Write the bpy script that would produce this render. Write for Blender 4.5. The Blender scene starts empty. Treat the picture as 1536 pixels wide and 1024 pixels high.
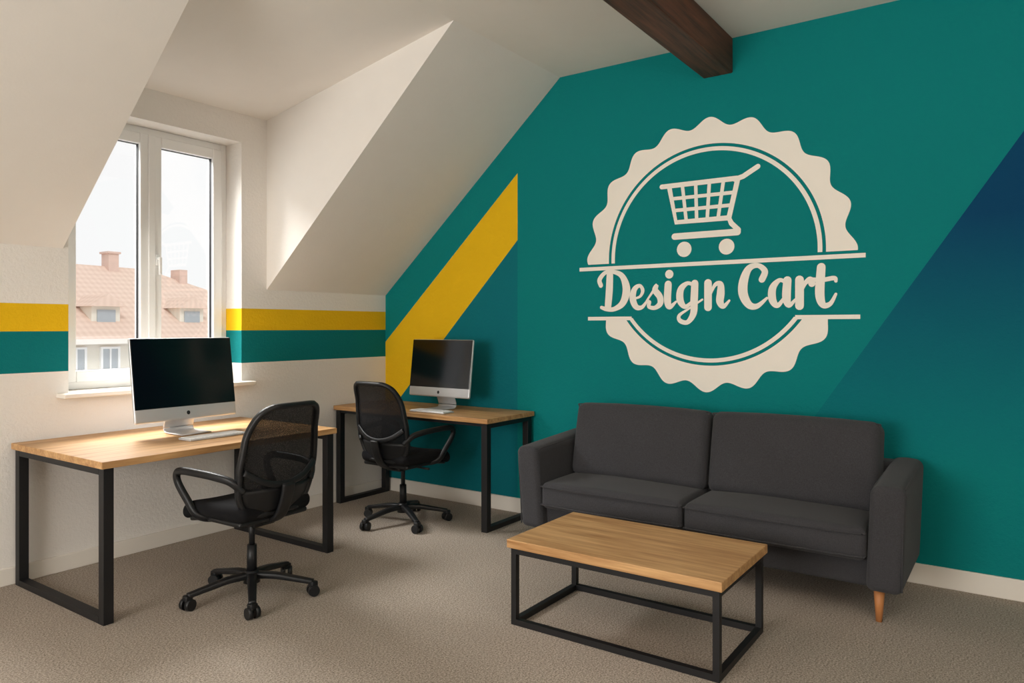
import bpy, bmesh, math
from mathutils import Vector, Matrix

scene = bpy.context.scene
scene.view_settings.view_transform = 'Standard'
scene.view_settings.look = 'None'

def lin(c):
    c = c/255.0
    return c/12.92 if c <= 0.04045 else ((c+0.055)/1.055)**2.4
def rgb(r, g, b): return (lin(r), lin(g), lin(b), 1.0)

# ------------------------------------------------------------ materials
class NT:
    def __init__(s, name):
        s.m = bpy.data.materials.new(name); s.m.use_nodes = True
        s.t = s.m.node_tree; s.n = s.t.nodes; s.l = s.t.links
        s.b = s.n['Principled BSDF']; s.out = s.n['Material Output']
    def node(s, typ, **kw):
        n = s.n.new(typ)
        for k, v in kw.items(): setattr(n, k, v)
        return n
    def link(s, a, b): s.l.new(a, b)
    def math(s, op, a, b=None, clamp=False):
        n = s.n.new('ShaderNodeMath'); n.operation = op; n.use_clamp = clamp
        for i, v in enumerate((a, b)):
            if v is None: continue
            if isinstance(v, (int, float)): n.inputs[i].default_value = v
            else: s.l.new(v, n.inputs[i])
        return n.outputs[0]
    def mix(s, fac, a, b):
        n = s.n.new('ShaderNodeMix'); n.data_type = 'RGBA'
        for i, v in ((0, fac), (6, a), (7, b)):
            if isinstance(v, (int, float)): n.inputs[i].default_value = v
            elif isinstance(v, tuple): n.inputs[i].default_value = v
            else: s.l.new(v, n.inputs[i])
        return n.outputs[2]
    def coords(s): return s.n.new('ShaderNodeTexCoord').outputs['Object']
    def noise(s, scale, detail=4, rough=0.5, vec=None):
        n = s.n.new('ShaderNodeTexNoise'); n.inputs['Scale'].default_value = scale
        n.inputs['Detail'].default_value = detail; n.inputs['Roughness'].default_value = rough
        s.l.new(vec if vec is not None else s.coords(), n.inputs['Vector'])
        return n.outputs['Fac']
    def bump(s, h, strength, dist=0.01):
        n = s.n.new('ShaderNodeBump'); n.inputs['Strength'].default_value = strength
        n.inputs['Distance'].default_value = dist
        s.l.new(h, n.inputs['Height']); s.l.new(n.outputs[0], s.b.inputs['Normal'])
    def setc(s, v):
        if isinstance(v, tuple): s.b.inputs['Base Color'].default_value = v
        else: s.l.new(v, s.b.inputs['Base Color'])
    def rough(s, r, spec=0.5, metal=0.0):
        s.b.inputs['Roughness'].default_value = r
        s.b.inputs['Specular IOR Level'].default_value = spec
        s.b.inputs['Metallic'].default_value = metal

def simple(name, col, r=0.5, spec=0.4, metal=0.0, var=0.06, vscale=8, bump=0.0, bscale=200):
    k = NT(name)
    n = k.noise(vscale, 3)
    dark = tuple(c*(1-var) for c in col[:3])+(1,)
    lite = tuple(min(1, c*(1+var)) for c in col[:3])+(1,)
    k.setc(k.mix(n, dark, lite)); k.rough(r, spec, metal)
    if bump: k.bump(k.noise(bscale, 3), bump, 0.002)
    return k.m

TEAL = rgb(0, 127, 127); YEL = rgb(234, 188, 24); WHITE = rgb(235, 231, 225)
DTEAL = rgb(4, 112, 122); NAVY = rgb(0, 66, 104)

def plaster(k, s=0.5):
    k.bump(k.noise(48, 6, 0.65), s, 0.009)

M_white = simple('white_plaster', WHITE, 0.9, 0.2, var=0.02, bump=0.35, bscale=60)
M_ceil = simple('ceiling_paint', rgb(232, 227, 220), 0.9, 0.2, var=0.02, bump=0.2, bscale=80)
M_trim = simple('white_trim', rgb(232, 226, 216), 0.5, 0.4, var=0.02)
M_frame = simple('white_upvc', rgb(240, 240, 238), 0.35, 0.5, var=0.01)
M_black = simple('black_steel', rgb(22, 22, 24), 0.5, 0.4, var=0.1)
M_plas = simple('black_plastic', rgb(22, 23, 25), 0.45, 0.4, var=0.1)
M_seatf = simple('black_fabric', rgb(20, 20, 22), 0.95, 0.2, var=0.25, vscale=300, bump=0.5, bscale=600)
M_alu = simple('aluminium', rgb(205, 207, 210), 0.35, 0.5, 0.4, var=0.02)
M_key = simple('white_keys', rgb(235, 235, 233), 0.5, 0.4, var=0.01)
M_glassb = simple('black_screen_glass', rgb(7, 8, 11), 0.12, 0.45, var=0.05)
M_logo = simple('cream_mural_paint', rgb(247, 242, 232), 0.85, 0.2, var=0.02, bump=0.3, bscale=60)

# left wall with painted bands
k = NT('wall_left_paint')
sep = k.node('ShaderNodeSeparateXYZ'); k.link(k.coords(), sep.inputs[0]); z = sep.outputs[2]
yb = k.math('MULTIPLY', k.math('GREATER_THAN', z, 1.375), k.math('LESS_THAN', z, 1.53))
tb = k.math('MULTIPLY', k.math('GREATER_THAN', z, 1.145), k.math('LESS_THAN', z, 1.375))
c = k.mix(yb, WHITE, YEL); c = k.mix(tb, c, rgb(4, 118, 120)); k.setc(c); k.rough(0.88, 0.2); plaster(k)
M_wl = k.m
# right wall mural
k = NT('wall_right_mural_paint')
sep = k.node('ShaderNodeSeparateXYZ'); k.link(k.coords(), sep.inputs[0]); y = sep.outputs[1]; z = sep.outputs[2]
inY = k.math('GREATER_THAN', y, 3.135)
up = k.math('SUBTRACT', 2.56, k.math('MULTIPLY', k.math('SUBTRACT', y, 3.135), 0.931))
lo = k.math('SUBTRACT', 2.055, k.math('MULTIPLY', k.math('SUBTRACT', y, 3.135), 1.036))
fy = k.math('MULTIPLY', inY, k.math('MULTIPLY', k.math('LESS_THAN', z, up), k.math('GREATER_THAN', z, lo)))
fd = k.math('MULTIPLY', inY, k.math('LESS_THAN', z, lo))
fb = k.math('LESS_THAN', z, k.math('SUBTRACT', 2.40, k.math('MULTIPLY', y, 1.512)))
mr = k.node('ShaderNodeMapRange'); mr.inputs[1].default_value = 0.6; mr.inputs[2].default_value = 2.0
mr.inputs[3].default_value = 0.0; mr.inputs[4].default_value = 1.0; k.link(z, mr.inputs[0])
fb = k.math('MULTIPLY', fb, mr.outputs[0])
c = k.mix(fb, TEAL, NAVY); c = k.mix(fd, c, DTEAL); c = k.mix(fy, c, YEL)
k.setc(c); k.rough(0.85, 0.2); plaster(k)
M_wr = k.m

# carpet
k = NT('carpet')
n1 = k.noise(125, 4, 0.8); n2 = k.noise(2.2, 4, 0.6)
r = k.node('ShaderNodeValToRGB'); k.link(n1, r.inputs[0])
r.color_ramp.elements[0].position = 0.38; r.color_ramp.elements[0].color = rgb(120, 109, 98)
r.color_ramp.elements[1].position = 0.62; r.color_ramp.elements[1].color = rgb(218, 205, 190)
c = k.mix(k.math('MULTIPLY', n2, 0.35), r.outputs[0], rgb(152, 140, 128))
k.setc(c); k.rough(0.98, 0.1); k.bump(n1, 0.8, 0.008)
M_carpet = k.m

def wood(name, c1, c2, axis, p0=0.36, p1=0.62):
    k = NT(name)
    mp = k.node('ShaderNodeMapping'); k.link(k.coords(), mp.inputs[0])
    sc = [14, 14, 14]; sc[axis] = 1.1; mp.inputs['Scale'].default_value = sc
    n = k.noise(1.6, 8, 0.62, mp.outputs[0])
    sc2 = [70, 70, 70]; sc2[axis] = 2.5
    mp2 = k.node('ShaderNodeMapping'); k.link(k.coords(), mp2.inputs[0]); mp2.inputs['Scale'].default_value = sc2
    n2 = k.noise(1.2, 5, 0.6, mp2.outputs[0])
    f = k.math('ADD', k.math('MULTIPLY', n, 0.65), k.math('MULTIPLY', n2, 0.35))
    r = k.node('ShaderNodeValToRGB'); k.link(f, r.inputs[0])
    r.color_ramp.elements[0].position = p0; r.color_ramp.elements[0].color = c1
    r.color_ramp.elements[1].position = p1; r.color_ramp.elements[1].color = c2
    k.setc(r.outputs[0]); k.rough(0.45, 0.35); k.bump(f, 0.25, 0.003)
    return k.m
M_oakX = wood('oak_x', rgb(162, 116, 70), rgb(213, 170, 118), 0)
M_oakY = wood('oak_y', rgb(162, 116, 70), rgb(213, 170, 118), 1)
M_leg = wood('leg_beech', rgb(178, 112, 62), rgb(205, 142, 90), 2)
M_beam = wood('dark_beam_wood', rgb(48, 24, 15), rgb(118, 68, 44), 0, 0.38, 0.64)

k = NT('charcoal_fabric')
n = k.noise(190, 3, 0.8); n2 = k.noise(5, 3)
c = k.mix(n, rgb(26, 26, 29), rgb(88, 88, 92)); c = k.mix(k.math('MULTIPLY', n2, 0.4), c, rgb(48, 48, 50))
k.setc(c); k.rough(0.95, 0.15); k.bump(n, 0.6, 0.003)
k.b.inputs['Sheen Weight'].default_value = 0.1
M_sofa = k.m

k = NT('chair_mesh_fabric')
k.setc(rgb(20, 20, 22)); k.rough(0.8, 0.2)
v = k.node('ShaderNodeTexVoronoi'); v.inputs['Scale'].default_value = 260; k.link(k.coords(), v.inputs['Vector'])
a = k.math('GREATER_THAN', v.outputs['Distance'], 0.30)
a = k.math('ADD', k.math('MULTIPLY', a, 0.12), 0.84)
k.link(a, k.b.inputs['Alpha'])
M_mesh = k.m

k = NT('window_glass')
tr = k.node('ShaderNodeBsdfTransparent'); gl = k.node('ShaderNodeBsdfGlossy'); gl.inputs['Roughness'].default_value = 0.02
mx = k.node('ShaderNodeMixShader'); mx.inputs[0].default_value = 0.04
k.link(tr.outputs[0], mx.inputs[1]); k.link(gl.outputs[0], mx.inputs[2]); k.link(mx.outputs[0], k.out.inputs[0])
M_glass = k.m

k = NT('terracotta_roof')
w = k.node('ShaderNodeTexWave'); w.bands_direction = 'X'; w.inputs['Scale'].default_value = 1.6; w.inputs['Distortion'].default_value = 0.6
k.link(k.coords(), w.inputs[0])
w2 = k.node('ShaderNodeTexWave'); w2.bands_direction = 'Y'; w2.inputs['Scale'].default_value = 1.1; k.link(k.coords(), w2.inputs[0])
f = k.math('MULTIPLY', k.math('ADD', w.outputs['Fac'], w2.outputs['Fac']), 0.5)
k.setc(k.mix(f, rgb(218, 190, 172), rgb(230, 205, 188))); k.rough(0.9, 0.1)
M_roof = k.m
M_fac = simple('cream_facade', rgb(230, 224, 210), 0.9, 0.1, var=0.03)
M_hwin = simple('house_window_glass', rgb(172, 178, 182), 0.4, 0.3)
M_brick = simple('chimney_brick', rgb(218, 190, 176), 0.9, 0.1, var=0.1, vscale=6)

# ------------------------------------------------------------ geometry helpers
def empty(name, loc=(0, 0, 0), rz=0):
    o = bpy.data.objects.new(name, None); scene.collection.objects.link(o)
    o.location = loc; o.rotation_euler = (0, 0, rz); o.empty_display_size = 0.1
    return o

def mk(name, verts, faces, mat, parent=None, smooth=False, loc=(0, 0, 0), rot=(0, 0, 0), recalc=True):
    me = bpy.data.meshes.new(name)
    bm = bmesh.new()
    vs = [bm.verts.new(v) for v in verts]
    for f in faces:
        try: bm.faces.new([vs[i] for i in f])
        except ValueError: pass
    if recalc: bmesh.ops.recalc_face_normals(bm, faces=bm.faces)
    bm.to_mesh(me); bm.free()
    if smooth:
        for p in me.polygons: p.use_smooth = True
    me.materials.append(mat)
    o = bpy.data.objects.new(name, me); scene.collection.objects.link(o)
    o.location = loc; o.rotation_euler = rot
    if parent: o.parent = parent
    return o

def boxdata(boxes):
    V = []; F = []
    for (x0, x1, y0, y1, z0, z1) in boxes:
        b = len(V)
        V += [(x0, y0, z0), (x1, y0, z0), (x1, y1, z0), (x0, y1, z0), (x0, y0, z1), (x1, y0, z1), (x1, y1, z1), (x0, y1, z1)]
        F += [tuple(b+i for i in f) for f in ((0, 3, 2, 1), (4, 5, 6, 7), (0, 1, 5, 4), (1, 2, 6, 5), (2, 3, 7, 6), (3, 0, 4, 7))]
    return V, F
def boxes(name, bl, mat, parent=None, bevel=0.0, **kw):
    V, F = boxdata(bl); o = mk(name, V, F, mat, parent, **kw)
    if bevel:
        m = o.modifiers.new('bev', 'BEVEL'); m.width = bevel; m.segments = 2; m.limit_method = 'ANGLE'
    return o
def prism_x(name, poly, x0, x1, mat, parent=None):
    n = len(poly)
    V = [(x0, y, z) for y, z in poly]+[(x1, y, z) for y, z in poly]
    F = [tuple(range(n)), tuple(range(n, 2*n))]+[(i, (i+1) % n, n+(i+1) % n, n+i) for i in range(n)]
    return mk(name, V, F, mat, parent)

def rbox(name, half, r, mat, parent=None, loc=(0, 0, 0), rot=(0, 0, 0), mid=2, edge=4, deform=None):
    r = min(r, min(half)*0.999)
    def ax(h):
        inner = h-r
        a = [-h+r*i/edge for i in range(edge)]
        m = [-inner+2*inner*i/mid for i in range(mid+1)]
        return a+m+[-v for v in reversed(a)]
    A = [ax(h) for h in half]
    V = []; key = {}; F = []
    def vid(q):
        inn = Vector([max(-(half[i]-r), min(half[i]-r, q[i])) for i in range(3)])
        d = Vector(q)-inn; d.normalize(); p = inn+d*r
        kk = tuple(round(c, 5) for c in q)
        if kk not in key:
            if deform: p = Vector(deform(p.x, p.y, p.z))
            key[kk] = len(V); V.append(tuple(p))
        return key[kk]
    for a in range(3):
        b, c = (a+1) % 3, (a+2) % 3
        for s in (-1, 1):
            for i in range(len(A[b])-1):
                for j in range(len(A[c])-1):
                    idx = []
                    for (ii, jj) in ((i, j), (i+1, j), (i+1, j+1), (i, j+1)):
                        q = [0, 0, 0]; q[a] = s*half[a]; q[b] = A[b][ii]; q[c] = A[c][jj]; idx.append(vid(q))
                    if len(set(idx)) >= 3: F.append(tuple(idx))
    return mk(name, V, F, mat, parent, smooth=True, loc=loc, rot=rot)

def catmull(pts, n=6, closed=False):
    P = [list(p) for p in pts]; out = []; N = len(P)
    segs = N if closed else N-1
    for i in range(segs):
        if closed: p0, p1, p2, p3 = P[(i-1) % N], P[i], P[(i+1) % N], P[(i+2) % N]
        else: p0, p1, p2, p3 = P[max(i-1, 0)], P[i], P[i+1], P[min(i+2, N-1)]
        for s in range(n):
            t = s/n
            out.append([0.5*((2*b)+(-a+c)*t+(2*a-5*b+4*c-d)*t*t+(-a+3*b-3*c+d)*t**3) for a, b, c, d in zip(p0, p1, p2, p3)])
    if not closed: out.append(P[-1])
    return out

def sweep(name, pts, a, b, mat, parent=None, up=(0, 0, 1), n=6, closed=False, smooth_path=True, sec=10, square=2.0, taper=None, loc=(0,0,0), rot=(0,0,0)):
    path = catmull(pts, n, closed) if smooth_path else [list(p) for p in pts]
    N = len(path); V = []; F = []; upv = Vector(up)
    for i, p in enumerate(path):
        p = Vector(p[:3])
        q0 = Vector(path[(i-1) % N if closed else max(i-1, 0)][:3]); q1 = Vector(path[(i+1) % N if closed else min(i+1, N-1)][:3])
        t = (q1-q0).normalized(); side = t.cross(upv)
        if side.length < 1e-4: side = t.cross(Vector((0, 1, 0.01)))
        side.normalize(); w = side.cross(t).normalized()
        sc = taper(i/(N-1)) if taper else 1.0
        for j in range(sec):
            th = 2*math.pi*(j+0.5)/sec; cx, cy = math.cos(th), math.sin(th); e = 2/square
            V.append(tuple(p+side*a*sc*math.copysign(abs(cx)**e, cx)+w*b*sc*math.copysign(abs(cy)**e, cy)))
    for i in range(N if closed else N-1):
        for j in range(sec):
            k0 = i*sec; k1 = ((i+1) % N)*sec
            F.append((k0+j, k0+(j+1) % sec, k1+(j+1) % sec, k1+j))
    if not closed: F += [tuple(range(sec)), tuple(range((N-1)*sec, N*sec))]
    return mk(name, V, F, mat, parent, smooth=True, loc=loc, rot=rot)

def cyl(name, p0, p1, r0, r1, mat, parent=None, seg=20, smooth=True):
    p0 = Vector(p0); p1 = Vector(p1); d = (p1-p0).normalized()
    s = d.cross(Vector((0, 0, 1)))
    if s.length < 1e-3: s = Vector((1, 0, 0))
    s.normalize(); w = d.cross(s)
    V = []
    for p, r in ((p0, r0), (p1, r1)):
        for j in range(seg):
            th = 2*math.pi*j/seg; V.append(tuple(p+s*r*math.cos(th)+w*r*math.sin(th)))
    F = [tuple(range(seg)), tuple(range(seg, 2*seg))]+[(j, (j+1) % seg, seg+(j+1) % seg, seg+j) for j in range(seg)]
    o = mk(name, V, F, mat, parent)
    for pl in o.data.polygons:
        if len(pl.vertices) == 4: pl.use_smooth = smooth
    return o

# ------------------------------------------------------------ room shell
RX = 4.55; LY = 4.52; CZ = 3.21; BX = -3.0; FY = -2.6; T = 0.22
boxes('floor', [(BX-0.2, RX+T, FY-0.2, LY+0.3, -0.12, 0.0)], M_carpet)
WX0, WX1, WZ0, WZ1 = 1.99, 3.13, 1.0, 2.70
boxes('wall_left', [(BX-0.2, WX0, LY, LY+0.26, 0, 3.4), (WX1, RX+T, LY, LY+0.26, 0, 3.4),
                    (WX0, WX1, LY, LY+0.26, 0, WZ0), (WX0, WX1, LY, LY+0.26, WZ1, 3.4)], M_wl)
boxes('wall_right', [(RX, RX+T, FY-0.2, LY, 0, 3.4)], M_wr)
boxes('wall_back', [(BX-0.2, BX, FY-0.2, LY, 0, 3.4)], M_white)
boxes('wall_front', [(BX, RX, FY-0.2, FY, 0, 3.4)], M_white)
boxes('ceiling', [(BX, RX, FY, 2.76, CZ, 3.42)], M_ceil)
prism_x('ceiling_slope_right', [(LY, 1.67), (2.76, CZ), (2.76, 3.42), (LY, 3.42)], 3.34, RX, M_white)
prism_x('ceiling_slope_left', [(LY, 1.85), (2.935, CZ), (2.76, CZ), (2.76, 3.42), (LY, 3.42)], BX, 1.96, M_ceil)
prism_x('ceiling_dormer', [(LY, 2.90), (2.76, CZ), (2.76, 3.42), (LY, 3.42)], 1.96, 3.34, M_ceil)
boxes('baseboard_left', [(BX, RX-0.0, LY-0.016, LY, 0, 0.095)], M_trim, bevel=0.004)
boxes('baseboard_right', [(RX-0.016, RX, FY, LY-0.016, 0, 0.11)], M_trim, bevel=0.004)
boxes('ceiling_beam', [(BX, RX, 1.495, 1.685, 2.99, CZ)], M_beam, bevel=0.008)

# window
win = empty('window_1', (0, 0, 0))
fy0, fy1 = LY+0.18, LY+0.25
fw = 0.045
def ring(x0, x1, z0, z1, w, y0, y1):
    return [(x0, x0+w, y0, y1, z0, z1), (x1-w, x1, y0, y1, z0, z1), (x0+w, x1-w, y0, y1, z0, z0+w), (x0+w, x1-w, y0, y1, z1-w, z1)]
wz0 = WZ0+0.02
boxes('outer_frame', ring(WX0, WX1, wz0, WZ1, fw, fy0, fy1), M_frame, win, bevel=0.004)
xm = 2.565
boxes('sash_left', ring(WX0+fw, xm, wz0+fw, WZ1-fw, 0.07, fy0-0.02, fy1-0.02), M_frame, win, bevel=0.006)
boxes('sash_right', ring(xm+0.003, WX1-fw, wz0+fw, WZ1-fw, 0.07, fy0-0.02, fy1-0.02), M_frame, win, bevel=0.006)
boxes('meeting_strip', [(xm-0.02, xm+0.025, fy0-0.032, fy0-0.02, wz0+fw, WZ1-fw)], M_frame, win, bevel=0.004)
for nm, a, b in (('gasket_left', WX0+fw+0.066, xm-0.066), ('gasket_right', xm+0.069, WX1-fw-0.066)):
    boxes(nm, ring(a, b, wz0+fw+0.066, WZ1-fw-0.066, 0.006, fy0+0.004, fy0+0.03), M_black, win)
boxes('glass_left', [(WX0+fw+0.07, xm-0.07, fy0+0.02, fy0+0.026, wz0+fw+0.07, WZ1-fw-0.07)], M_glass, win)
boxes('glass_right', [(xm+0.073, WX1-fw-0.07, fy0+0.02, fy0+0.026, wz0+fw+0.07, WZ1-fw-0.07)], M_glass, win)
hx = xm+0.04
rbox('handle_plate', (0.014, 0.006, 0.035), 0.005, M_frame, win, loc=(hx, fy0-0.026, 1.84))
cyl('handle_neck', (hx, fy0-0.03, 1.85), (hx, fy0-0.06, 1.85), 0.009, 0.009, M_frame, win)
rbox('handle_lever', (0.010, 0.008, 0.06), 0.006, M_frame, win, loc=(hx, fy0-0.062, 1.80))
rbox('window_sill', (0.63, 0.15, 0.014), 0.008, M_trim, win, loc=(2.555, 4.57, 1.006))

# ------------------------------------------------------------ neighbouring house
hs = empty('neighbour_house', (12, 24, -8))
def H(v): return (v[0]-12, v[1]-24, v[2]+8)
def hbox(name, bl, mat): return boxes(name, [(a-12, b-12, c-24, d-24, e+8, f+8) for a, b, c, d, e, f in bl], mat, hs)
hbox('facade', [(-6, 19, 22.3, 30, -8, 1.15)], M_fac)
mk('roof', [H(v) for v in [(-7, 21.9, 1.0), (20, 21.9, 1.0), (14.2, 26.3, 3.5), (-7, 26.3, 3.75), (20, 30.6, 1.0), (-7, 30.6, 1.0)]],
   [(0, 1, 2, 3), (1, 4, 2), (3, 2, 4, 5), (0, 3, 5)], M_roof, hs)
hbox('eave_gutter', [(-7, 20, 21.8, 21.95, 0.9, 1.05)], M_trim)
for i, cx in enumerate((8.6, 11.15, 13.95)):
    hbox('roof_dormer_%d' % (i+1), [(cx-0.42, cx+0.42, 22.9, 25, 1.3, 2.05)], M_fac)
    hbox('roof_dormer_pane_%d' % (i+1), [(cx-0.27, cx+0.27, 22.86, 22.95, 1.5, 1.92)], M_hwin)
    mk('roof_dormer_cap_%d' % (i+1), [H(v) for v in [(cx-0.55, 22.7, 2.02), (cx+0.55, 22.7, 2.02), (cx, 22.7, 2.4), (cx-0.55, 25, 2.02), (cx+0.55, 25, 2.02), (cx, 25, 2.4)]],
       [(0, 1, 2), (3, 5, 4), (0, 2, 5, 3), (1, 4, 5, 2), (0, 3, 4, 1)], M_roof, hs)
hbox('chimneys', [(12.75, 13.1, 26, 26.5, 3, 3.95), (12.7, 13.15, 25.95, 26.55, 3.95, 4.02), (15.0, 15.3, 25.4, 26, 2.4, 3.5)], M_brick)
for i, cx in enumerate((7.2, 8.6, 10.0, 10.95, 12.2, 13.5, 14.8)):
    hbox('facade_window_%d' % (i+1), [(cx-0.22, cx+0.22, 22.24, 22.32, -0.1, 0.75)], M_hwin)
    hbox('facade_window_trim_%d' % (i+1), [(cx-0.28, cx-0.22, 22.2, 22.32, -0.16, 0.81), (cx+0.22, cx+0.28, 22.2, 22.32, -0.16, 0.81), (cx-0.22, cx+0.22, 22.2, 22.32, 0.75, 0.81), (cx-0.02, cx+0.02, 22.2, 22.32, -0.1, 0.75)], M_frame)

# ------------------------------------------------------------ wall logo
LX = RX-0.0015; LC = (1.655, 1.86)
logo = empty('wall_logo', (LX, LC[0], LC[1]))
def flat(name, verts2, faces, off=0.0):
    return mk(name, [(-off, -s, h) for s, h in verts2], faces, M_logo, logo, recalc=False)
def annulus(name, ro, ri, hmin=None, hmax=None, N=720, off=0.0):
    bm = bmesh.new(); O = []; I = []
    for i in range(N):
        th = 2*math.pi*i/N
        R = ro(th) if callable(ro) else ro
        O.append(bm.verts.new((-off, -R*math.sin(th), R*math.cos(th)))); I.append(bm.verts.new((-off, -ri*math.sin(th), ri*math.cos(th))))
    for i in range(N):
        j = (i+1) % N; bm.faces.new((O[i], O[j], I[j], I[i]))
    def cut(hh, nz):
        g = bm.verts[:]+bm.edges[:]+bm.faces[:]
        bmesh.ops.bisect_plane(bm, geom=g, plane_co=(0, 0, hh), plane_no=(0, 0, nz), clear_outer=True)
    if hmin is not None: cut(hmin, -1)
    if hmax is not None: cut(hmax, 1)
    me = bpy.data.meshes.new(name); bm.to_mesh(me); bm.free(); me.materials.append(M_logo)
    o = bpy.data.objects.new(name, me); scene.collection.objects.link(o); o.parent = logo
def scal(th): return 0.850+0.029*math.cos(20*(th-0.014))
annulus('badge_upper', scal, 0.708, hmin=-0.022)
annulus('badge_lower', scal, 0.708, hmax=-0.392)
annulus('ring_upper', 0.688, 0.662, hmin=-0.022)
annulus('ring_lower', 0.688, 0.662, hmax=-0.40)
def rect(name, s0, s1, h0, h1, off=0.0003): flat(name, [(s0, h0), (s1, h0), (s1, h1), (s0, h1)], [(0, 1, 2, 3)], off)
rect('rule_upper', -0.942, 0.919, -0.066, -0.040)
rect('rule_lower_left', -0.873, -0.535, -0.415, -0.390)
rect('rule_lower_right', 0.535, 0.891, -0.415, -0.390)

cnt = [0]
def stroke(V, F, pts, n=8, smooth=True, cap=True):
    P = catmull(pts, n) if smooth and len(pts) > 2 else [list(p) for p in pts]
    cnt[0] += 1; off = 0.0002+0.0006*(cnt[0] % 4); b = len(V); N = len(P)
    for i, p in enumerate(P):
        q0 = P[max(i-1, 0)]; q1 = P[min(i+1, N-1)]
        dx, dy = q1[0]-q0[0], q1[1]-q0[1]; L = math.hypot(dx, dy) or 1; nx, ny = -dy/L, dx/L; w = p[2]/2
        oo = off+0.0004*i/N
        V.append((-oo, -(p[0]+nx*w), p[1]+ny*w)); V.append((-oo, -(p[0]-nx*w), p[1]-ny*w))
    for i in range(N-1): F.append((b+2*i, b+2*i+1, b+2*i+3, b+2*i+2))
    if cap:
        for p in (P[0], P[-1]):
            c0 = len(V)
            for j in range(14):
                th = 2*math.pi*j/14; V.append((-off-0.0005, -(p[0]+p[2]/2*math.cos(th)), p[1]+p[2]/2*math.sin(th)))
            F.append(tuple(range(c0, c0+14)))
def disc(V, F, s, h, r, m=24):
    c0 = len(V)
    for j in range(m):
        th = 2*math.pi*j/m; V.append((-0.0003, -(s+r*math.cos(th)), h+r*math.sin(th)))
    F.append(tuple(range(c0, c0+m)))
G = {
 'D': [[(.085,.245,.05),(.08,.13,.054),(.07,.02,.05)],
       [(.015,.175,.034),(.005,.215,.034),(.05,.262,.028),(.11,.266,.028),(.18,.232,.04),(.212,.14,.058),(.185,.05,.048),(.12,.008,.032),(.06,.008,.03),(.02,.02,.024)]],
 'e': [[(.03,.075,.014),(.08,.09,.018),(.1,.13,.026),(.078,.163,.024),(.04,.14,.038),(.026,.08,.048),(.05,.022,.04),(.095,.018,.026),(.14,.07,.014)]],
 's': [[(.0,.06,.012),(.045,.12,.018),(.075,.165,.024),(.062,.13,.042),(.095,.085,.044),(.098,.04,.04),(.06,.012,.028),(.018,.02,.026),(.02,.05,.028)]],
 'i': [[(.035,.165,.05),(.03,.06,.05),(.045,.016,.034),(.09,.05,.014)]],
 'g': [[(.115,.155,.022),(.075,.168,.026),(.03,.13,.044),(.025,.06,.048),(.06,.016,.03),(.11,.05,.018)],
       [(.125,.165,.048),(.12,.05,.05),(.115,-.03,.044),(.075,-.085,.03),(.025,-.075,.03),(.02,-.04,.022),(.08,0,.014),(.175,.06,.013)]],
 'n': [[(.03,.165,.05),(.03,.01,.05)],[(.04,.08,.014),(.075,.15,.024),(.11,.155,.038),(.113,.1,.05),(.108,.045,.048),(.13,.014,.03),(.168,.05,.014)]],
 'C': [[(.145,.175,.04),(.162,.225,.038),(.12,.262,.03),(.065,.245,.042),(.033,.17,.056),(.03,.09,.058),(.065,.022,.046),(.115,.012,.032),(.175,.06,.016)]],
 'a': [[(.1,.155,.022),(.065,.166,.026),(.026,.12,.044),(.025,.05,.046),(.055,.014,.03),(.095,.06,.018)],[(.112,.165,.048),(.107,.06,.05),(.122,.014,.03),(.16,.05,.014)]],
 'r': [[(.03,.165,.05),(.03,.01,.05)],[(.035,.08,.014),(.06,.14,.024),(.09,.165,.034),(.1,.14,.04)]],
 't': [[(.05,.235,.048),(.042,.08,.052),(.06,.014,.038),(.1,.02,.026),(.13,.075,.016)],[(.0,.163,.026),(.06,.16,.026),(.12,.168,.026),(.13,.15,.018)]],
}
V = []; F = []
for ch, s0 in (('D', -.785), ('e', -.552), ('s', -.425), ('i', -.305), ('g', -.212), ('n', -.03), ('C', .195), ('a', .378), ('r', .53), ('t', .632)):
    for st in G[ch]: stroke(V, F, [(s0+x, -.345+h, w) for x, h, w in st])
    if ch == 'i': disc(V, F, s0+.042, -.345+.232, .029)
mk('lettering', V, F, M_logo, logo, recalc=False)
V = []; F = []
W = 0.032
stroke(V, F, [(-.315, .468, W), (.185, .468, W)])
stroke(V, F, [(.175, .462, W), (.225, .475, W), (.315, .525, W)], smooth=False)
stroke(V, F, [(-.262, .46, W), (-.215, .225, W), (.135, .225, W)], smooth=False)
stroke(V, F, [(.19, .46, W), (.135, .225, W), (.15, .19, W), (.195, .145, W)], smooth=False)
for i in range(1, 5):
    a = i/5; stroke(V, F, [(-.262+a*.452, .46, .023), (-.215+a*.35, .225, .023)])
for i in range(1, 3):
    f = i/3; stroke(V, F, [(-.262+f*.047, .46-f*.235, .023), (.19-f*.055, .46-f*.235, .023)])
stroke(V, F, [(-.225, .132, .042), (.19, .132, .042)])
disc(V, F, -.16, .045, .05); disc(V, F, .12, .045, .05)
mk('cart_icon', V, F, M_logo, logo, recalc=False)

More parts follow.
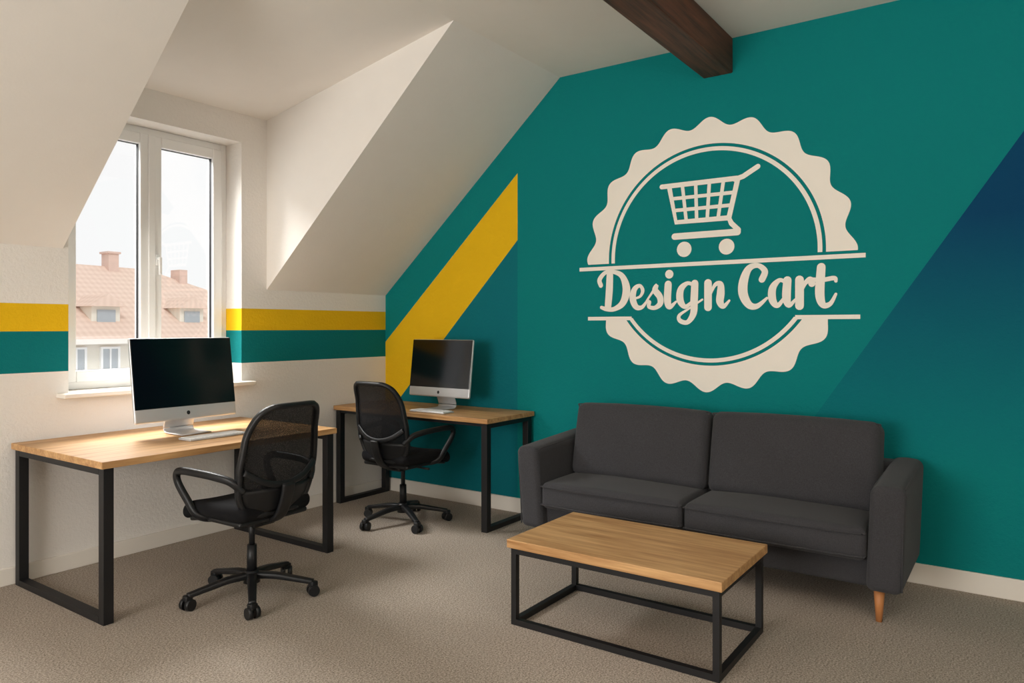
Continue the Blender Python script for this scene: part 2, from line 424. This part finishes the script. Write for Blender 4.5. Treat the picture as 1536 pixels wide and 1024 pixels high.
# ------------------------------------------------------------ desks
def desk(x0, x1, y0, y1, h, axis):
    c = ((x0+x1)/2, (y0+y1)/2, 0); e = empty('desk', c)
    hx, hy = (x1-x0)/2, (y1-y0)/2; th = 0.034
    boxes('desktop', [(-hx, hx, -hy, hy, h-th, h)], M_oakX if axis == 0 else M_oakY, e, bevel=0.003)
    t = 0.048; ins = 0.015; zt = h-th
    for i, s in enumerate((-1, 1)):
        if axis == 0:
            a0 = s*(hx-ins); a0, a1 = (a0, a0+t) if s < 0 else (a0-t, a0); b0, b1 = -hy+ins, hy-ins
            bl = [(a0, a1, b0, b0+t, 0, zt), (a0, a1, b1-t, b1, 0, zt), (a0, a1, b0+t, b1-t, 0, t*0.7), (a0, a1, b0+t, b1-t, zt-t*0.7, zt)]
        else:
            a0 = s*(hy-ins); a0, a1 = (a0, a0+t) if s < 0 else (a0-t, a0); b0, b1 = -hx+ins, hx-ins
            bl = [(b0, b0+t, a0, a1, 0, zt), (b1-t, b1, a0, a1, 0, zt), (b0+t, b1-t, a0, a1, 0, t*0.7), (b0+t, b1-t, a0, a1, zt-t*0.7, zt)]
        boxes('sled_leg_%d' % (i+1), bl, M_black, e, bevel=0.002)
    if axis == 0: boxes('stretcher', [(-hx+ins+t, hx-ins-t, hy-0.12, hy-0.09, zt-0.03, zt)], M_black, e)
    else: boxes('stretcher', [(-hx+ins+0.005, -hx+ins+0.03, -hy+ins+t, hy-ins-t, zt-0.022, zt)], M_black, e)
    return e
D1, D2 = 0.77, 0.775
desk(1.69, 3.11, 3.51, 4.50, D1, 0)
desk(3.95, 4.53, 2.97, 4.50, D2, 1)

# ------------------------------------------------------------ coffee table
ct = empty('coffee_table', (3.115, 1.48, 0))
boxes('tabletop', [(-0.31, 0.31, -0.515, 0.515, 0.362, 0.402)], M_oakY, ct, bevel=0.003)
hx, hy, t = 0.295, 0.50, 0.028
bl = []
for sx in (-1, 1):
    for sy in (-1, 1):
        xa, xb = sorted((sx*hx, sx*(hx-t))); ya, yb2 = sorted((sy*hy, sy*(hy-t))); bl.append((xa, xb, ya, yb2, 0, 0.362))
for z0, z1 in ((0, t), (0.362-t, 0.362)):
    for s in (-1, 1):
        a, b = sorted((s*hx, s*(hx-t))); bl.append((a, b, -hy+t, hy-t, z0, z1))
        a, b = sorted((s*hy, s*(hy-t))); bl.append((-hx+t, hx-t, a, b, z0, z1))
boxes('steel_frame', bl, M_black, ct)

# ------------------------------------------------------------ sofa
sf = empty('sofa', (4.14, 1.525, 0))   # faces -X
def puff(hx, hy, hz, pz=0.0, px=0.0, axis=2, wr=0.0):
    def f(x, y, z):
        a = max(0, 1-(x/hx)**2); b = max(0, 1-(y/hy)**2); c = max(0, 1-(z/hz)**2)
        if axis == 2:
            z2 = z+(pz*a**.5*b**.5 if z > 0 else 0)+wr*math.sin(9*y+5*x)*(1 if z > 0 else 0)*a*b
            return (x-(px*b*c if x < 0 else 0), y, z2)
        k1 = wr*(math.sin(14*y+9*z)+0.7*math.sin(31*y-6*z+1.3))*(a**.3)*(1 if x < 0 else 0)*(0.35+0.65*max(0, z/hz)**2)
        x2 = x-(px*b**.5*c**.5 if x < 0 else 0)+k1
        return (x2, y, z+(pz*b if z > 0 else 0)*a**.5)
    return f
rbox('base_frame', (0.31, 0.93, 0.075), 0.02, M_sofa, sf, loc=(0.03, 0, 0.225), mid=6)
rbox('back_frame', (0.07, 1.06, 0.26), 0.035, M_sofa, sf, loc=(0.285, 0, 0.42), mid=8)
for i, s in enumerate((-1, 1)):
    rbox('armrest_%d' % (i+1), (0.36, 0.078, 0.257), 0.035, M_sofa, sf, loc=(0, s*0.997, 0.407), mid=8,
         deform=lambda x, y, z, s=s: (x-0.012*(z/0.257), y+s*0.012*(z/0.257), z+(0.012*max(0, 1-(y/.078)**2) if z > 0.1 else 0)+(0.02*x/0.36 if z > 0.1 else 0)))
    for d in (-1, 1):   # welt seams round the front panel of the arm
        yy = s*0.997+d*0.066
        sweep('arm_piping_%d_%d' % (i+1, d+2), [(-0.338, yy, 0.17), (-0.346, yy+s*.002, 0.35), (-0.356, yy+s*.009, 0.56), (-0.352, yy+s*.01, 0.60), (-0.335, yy+s*.01, 0.628), (-0.30, yy+s*.012, 0.643), (-0.1, yy+s*.012, 0.653), (0.2, yy+s*.012, 0.667), (0.32, yy+s*.012, 0.668)], 0.004, 0.004, M_sofa, sf, sec=6)
    cy = s*0.459
    h = (0.27, 0.454, 0.078)
    rbox('seat_cushion_%d' % (i+1), h, 0.035, M_sofa, sf, loc=(-0.085, cy, 0.362), mid=14, edge=5, deform=puff(*h, pz=0.022, px=0.012, wr=0.003))
    for zz, nm in ((0.42, 'a'), (0.31, 'b')):
        X0, X1, Y0, Y1 = -0.362, 0.17, cy-0.448, cy+0.448
        sweep('seat_piping_%d%s' % (i+1, nm), [(X1, Y0, zz), (X0+0.05, Y0, zz), (X0+0.012, Y0+0.012, zz), (X0-0.002, Y0+0.06, zz), (X0-0.012, cy, zz), (X0-0.002, Y1-0.06, zz), (X0+0.012, Y1-0.012, zz), (X0+0.05, Y1, zz), (X1, Y1, zz)], 0.0045, 0.0045, M_sofa, sf, sec=6)
    hb = (0.095, 0.453, 0.235)
    rt = (0, math.radians(11), 0); lc = (0.135, cy, 0.655)
    rbox('back_cushion_%d' % (i+1), hb, 0.05, M_sofa, sf, loc=lc, rot=rt, mid=30, edge=5, deform=puff(*hb, pz=0.012, px=0.04, axis=0, wr=0.0055))
    A_, B_ = 0.440, 0.222
    sweep('back_piping_%d' % (i+1), [(-0.066, -A_, -B_), (-0.066, -A_, 0), (-0.066, -A_, B_-0.03), (-0.066, -A_+0.03, B_+0.004), (-0.07, 0, B_+0.014), (-0.066, A_-0.03, B_+0.004), (-0.066, A_, B_-0.03), (-0.066, A_, 0), (-0.066, A_, -B_)], 0.0045, 0.0045, M_sofa, sf, up=(1, 0, 0), sec=6, loc=lc, rot=rt)
for i, (lx, ly) in enumerate(((-0.28, -0.96), (-0.28, 0.96), (0.27, -0.96), (0.27, 0.96))):
    cyl('leg_%d' % (i+1), (lx, ly, 0.16), (lx+(-0.01), ly, 0), 0.026, 0.014, M_leg, sf)

# ------------------------------------------------------------ office chairs
def office_chair(loc, rz, base_rot):
    e = empty('office_chair', loc, rz)
    for i in range(5):
        th = base_rot+i*2*math.pi/5; c, s = math.cos(th), math.sin(th)
        sweep('base_spoke_%d' % (i+1), [(0.02*c, 0.02*s, 0.112), (0.12*c, 0.12*s, 0.108), (0.22*c, 0.22*s, 0.09), (0.315*c, 0.315*s, 0.072)], 0.026, 0.018, M_plas, e, square=4, sec=12, taper=lambda t: 1-0.3*t)
        cx, cy = 0.315*c, 0.315*s; px, py = -math.sin(th+0.5), math.cos(th+0.5)
        for w in (-1, 1):
            cyl('caster_%d_%d' % (i+1, w+1), (cx+px*w*0.008, cy+py*w*0.008, 0.03), (cx+px*w*0.03, cy+py*w*0.03, 0.03), 0.030, 0.028, M_plas, e)
        rbox('caster_hood_%d' % (i+1), (0.02, 0.02, 0.016), 0.008, M_plas, e, loc=(cx, cy, 0.06), mid=1, edge=2)
    cyl('hub', (0, 0, 0.075), (0, 0, 0.14), 0.042, 0.034, M_plas, e)
    cyl('gas_column', (0, 0, 0.13), (0, 0, 0.27), 0.026, 0.024, M_plas, e)
    cyl('gas_piston', (0, 0, 0.26), (0, 0, 0.41), 0.015, 0.015, M_plas, e)
    rbox('tilt_mechanism', (0.07, 0.11, 0.028), 0.015, M_plas, e, loc=(0, 0.0, 0.41), mid=1)
    cyl('height_lever', (0.05, 0.02, 0.405), (0.22, 0.03, 0.40), 0.006, 0.008, M_plas, e)
    hs_ = (0.245, 0.24, 0.04)
    def sd(x, y, z):
        w = 1-0.10*max(0, -y/0.235)**2-0.06*max(0, y/0.235)**3
        zz = z+0.012*(x/0.24)**2-0.045*max(0, (y-0.08)/0.155)**2
        return (x*w, y, zz)
    rbox('seat', hs_, 0.039, M_seatf, e, loc=(0, 0.03, 0.478), mid=10, edge=5, deform=sd)
    rbox('seat_shell', (0.21, 0.205, 0.014), 0.013, M_plas, e, loc=(0, 0.02, 0.437), mid=4, edge=3, deform=lambda x, y, z: (x, y, z-0.03*max(0, (y-0.08)/0.155)**2))
    z0, z1 = 0.47, 1.015
    def base_w(v):
        ks = [(0, .19), (.2, .218), (.45, .228), (.7, .215), (1, .18)]
        for (a, wa), (b, wb) in zip(ks, ks[1:]):
            if v <= b: t = (v-a)/(b-a); return wa+(wb-wa)*t
        return ks[-1][1]
    def hw(v): return base_w(v)*max(0.0, 1-abs(2*v-1)**7)**(1/5)
    def yc(v): return -0.205-0.02*v-0.115*v*v-0.03*math.sin(math.pi*min(1, v*1.3))
    def P(x, v): return (x, yc(v)+0.055*(x/0.22)**2, z0+(z1-z0)*v)
    vs = [0.5-0.5*math.cos(math.pi*i/30) for i in range(31)]
    V = []; F = []; C = 13
    for v in vs:
        for j in range(C): V.append(P(hw(v)*(2*j/(C-1)-1)*0.99, v))
    for i in range(30):
        for j in range(C-1): F.append((i*C+j, i*C+j+1, (i+1)*C+j+1, (i+1)*C+j))
    mk('back_mesh', V, F, M_mesh, e, smooth=True)
    inner = vs[1:-1]
    out = [P(hw(v), v) for v in inner]+[P(-hw(v), v) for v in reversed(inner)]
    sweep('back_frame', out, 0.014, 0.018, M_plas, e, up=(0, 1, 0), n=2, closed=True, square=3)
    V = []; F = []
    for v in [i*0.032+0.015 for i in range(8)]:
        for j in range(C):
            p = P(hw(v)*(2*j/(C-1)-1), v); V.append((p[0], p[1]-0.008, p[2]))
    for i in range(7):
        for j in range(C-1): F.append((i*C+j, i*C+j+1, (i+1)*C+j+1, (i+1)*C+j))
    o = mk('back_shell', V, F, M_plas, e, smooth=True); m = o.modifiers.new('s', 'SOLIDIFY'); m.thickness = 0.01
    # curved lumbar bow across the back
    sweep('lumbar_bow', [(x*.01, P(x*.01, v_)[1]-0.014, P(0, v_)[2]) for x, v_ in ((-21.5, .42), (-14, .33), (-7, .285), (0, .27), (7, .285), (14, .33), (21.5, .42))], 0.016, 0.008, M_plas, e, up=(0, 1, 0), square=3)
    sweep('back_spine', [(0, 0.0, 0.405), (0, -0.12, 0.41), (0, -0.215, 0.45), (0, -0.265, 0.54), (0, -0.285, 0.62)], 0.035, 0.013, M_plas, e, up=(0, 1, 0.3), square=4, sec=12)
    for i, s in enumerate((-1, 1)):
        sweep('armrest_%d' % (i+1), [(s*.205, -.205, .60), (s*.25, -.17, .655), (s*.277, -.08, .676), (s*.285, .05, .682), (s*.283, .17, .68), (s*.279, .222, .66), (s*.272, .222, .61), (s*.262, .16, .53), (s*.248, .11, .465), (s*.2, .08, .438), (s*.12, .07, .43)],
              0.019, 0.015, M_plas, e, up=(s*1.0, 0, 0.02), square=3, sec=12)
    return e
office_chair((2.34, 3.29, 0), math.radians(2), math.radians(233))
office_chair((3.85, 3.65, 0), math.radians(-90), math.radians(233+90+8))

# ------------------------------------------------------------ computers
def computer(loc, rz, w, h, zb, tilt):
    e = empty('desktop_computer', loc, rz)   # faces -Y locally
    R = (-tilt, 0, 0); L = (0, 0, zb)
    rbox('casing', (w/2, 0.012, h/2), 0.011, M_alu, e, loc=L, rot=R, mid=6, edge=4,
         deform=lambda x, y, z: (x, y+0.012+(0.02*max(0, 1-(x/(w/2))**2)*max(0, 1-(z/(h/2))**2) if y > 0 else 0), z+h/2))
    chin = 0.16*h
    boxes('screen_glass', [(-w/2+0.004, w/2-0.004, -0.003, 0.003, chin, h-0.004)], M_glassb, e, bevel=0.002, loc=L, rot=R)
    V = [(0.011*math.cos(2*math.pi*j/20), -0.0006, chin*0.5+0.012*math.sin(2*math.pi*j/20)) for j in range(20)]
    mk('chin_emblem', V, [tuple(range(20))], M_black, e, loc=L, rot=R)
    pts = [(0, -0.08, 0.006), (0, 0.0, 0.006), (0, 0.07, 0.006), (0, 0.098, 0.010), (0, 0.112, 0.026), (0, 0.105, 0.06), (0, 0.07, zb*0.8+0.06), (0, 0.045, zb+0.13)]
    sweep('stand', pts, 0.095*w/0.64, 0.004, M_alu, e, up=(0, 0.02, 1), square=6, sec=16)
    return e
computer((2.45, 4.05, D1), 0, 0.64, 0.485, 0.085, math.radians(8))
computer((4.2, 3.624, D2), math.radians(-90), 0.595, 0.435, 0.097, math.radians(7))
def keyboard(loc, rz, w=0.36):
    e = empty('keyboard', loc, rz)
    rbox('keyboard_tray', (w/2, 0.06, 0.006), 0.005, M_alu, e, loc=(0, 0, 0.0065), mid=1, edge=2)
    bl = []
    for r_ in range(5):
        for c_ in range(14):
            x = -w/2+0.01+c_*(w-0.02)/14; y = -0.052+r_*0.0212
            if r_ == 0 and 4 <= c_ <= 8:
                if c_ == 4: bl.append((x, x+5*(w-0.02)/14-0.003, y, y+0.018, 0.012, 0.0155))
                continue
            bl.append((x, x+(w-0.02)/14-0.003, y, y+0.018, 0.012, 0.0155))
    boxes('keys', bl, M_key, e)
keyboard((2.45, 3.80, D1), 0.0)
keyboard((4.055, 3.56, D2), math.radians(-90), 0.33)

# ------------------------------------------------------------ world + lights
w = bpy.data.worlds.new('World'); scene.world = w; w.use_nodes = True
nt = w.node_tree; bg = nt.nodes['Background']
tc = nt.nodes.new('ShaderNodeTexCoord'); ns = nt.nodes.new('ShaderNodeTexNoise'); ns.inputs['Scale'].default_value = 3.5; ns.inputs['Detail'].default_value = 5
nt.links.new(tc.outputs['Generated'], ns.inputs['Vector'])
cr = nt.nodes.new('ShaderNodeValToRGB'); nt.links.new(ns.outputs['Fac'], cr.inputs[0])
cr.color_ramp.elements[0].position = 0.35; cr.color_ramp.elements[0].color = (0.82, 0.86, 0.90, 1)
cr.color_ramp.elements[1].position = 0.6; cr.color_ramp.elements[1].color = (0.95, 0.95, 0.95, 1)
nt.links.new(cr.outputs[0], bg.inputs[0]); bg.inputs[1].default_value = 1.08

def area(name, loc, target, sx, sy, power, col=(1, 1, 1)):
    l = bpy.data.lights.new(name, 'AREA'); l.shape = 'RECTANGLE'; l.size = sx; l.size_y = sy; l.energy = power; l.color = col
    o = bpy.data.objects.new(name, l); scene.collection.objects.link(o); o.location = loc
    o.rotation_euler = (Vector(target)-Vector(loc)).to_track_quat('-Z', 'Y').to_euler(); return o
area('sky_light', (2.4, 6.6, 4.7), (2.8, 4.0, 1.2), 4.0, 2.4, 1650, (1.0, 0.99, 0.97))
area('rear_fill_light', (-2.7, 2.2, 1.5), (4.0, 2.0, 1.6), 2.2, 1.4, 150, (1.0, 0.97, 0.93))  # added fill lamp in front of the closed back wall, no window there
area('ceiling_bounce_fill', (0.3, -1.2, 2.0), (0.3, -1.2, 4), 1.0, 1.0, 85, (1.0, 0.95, 0.88))  # added unseen lamp behind the camera, aimed up to brighten the ceiling
sl = bpy.data.lights.new('sun', 'SUN'); sl.energy = 1.0; sl.angle = 0.2
so = bpy.data.objects.new('sun', sl); scene.collection.objects.link(so); so.location = (0, -10, 20); so.rotation_euler = (math.radians(45), 0, math.radians(-20))

# ------------------------------------------------------------ camera
cam = bpy.data.cameras.new('camera'); cam.sensor_width = 36
cam.lens = 36*1097/1536; cam.shift_y = -22/1536
co = bpy.data.objects.new('camera', cam); scene.collection.objects.link(co)
co.location = (0, 0, 1.4); co.rotation_euler = (math.radians(90), 0, math.radians(-55))
scene.camera = co
bpy.context.view_layer.update()
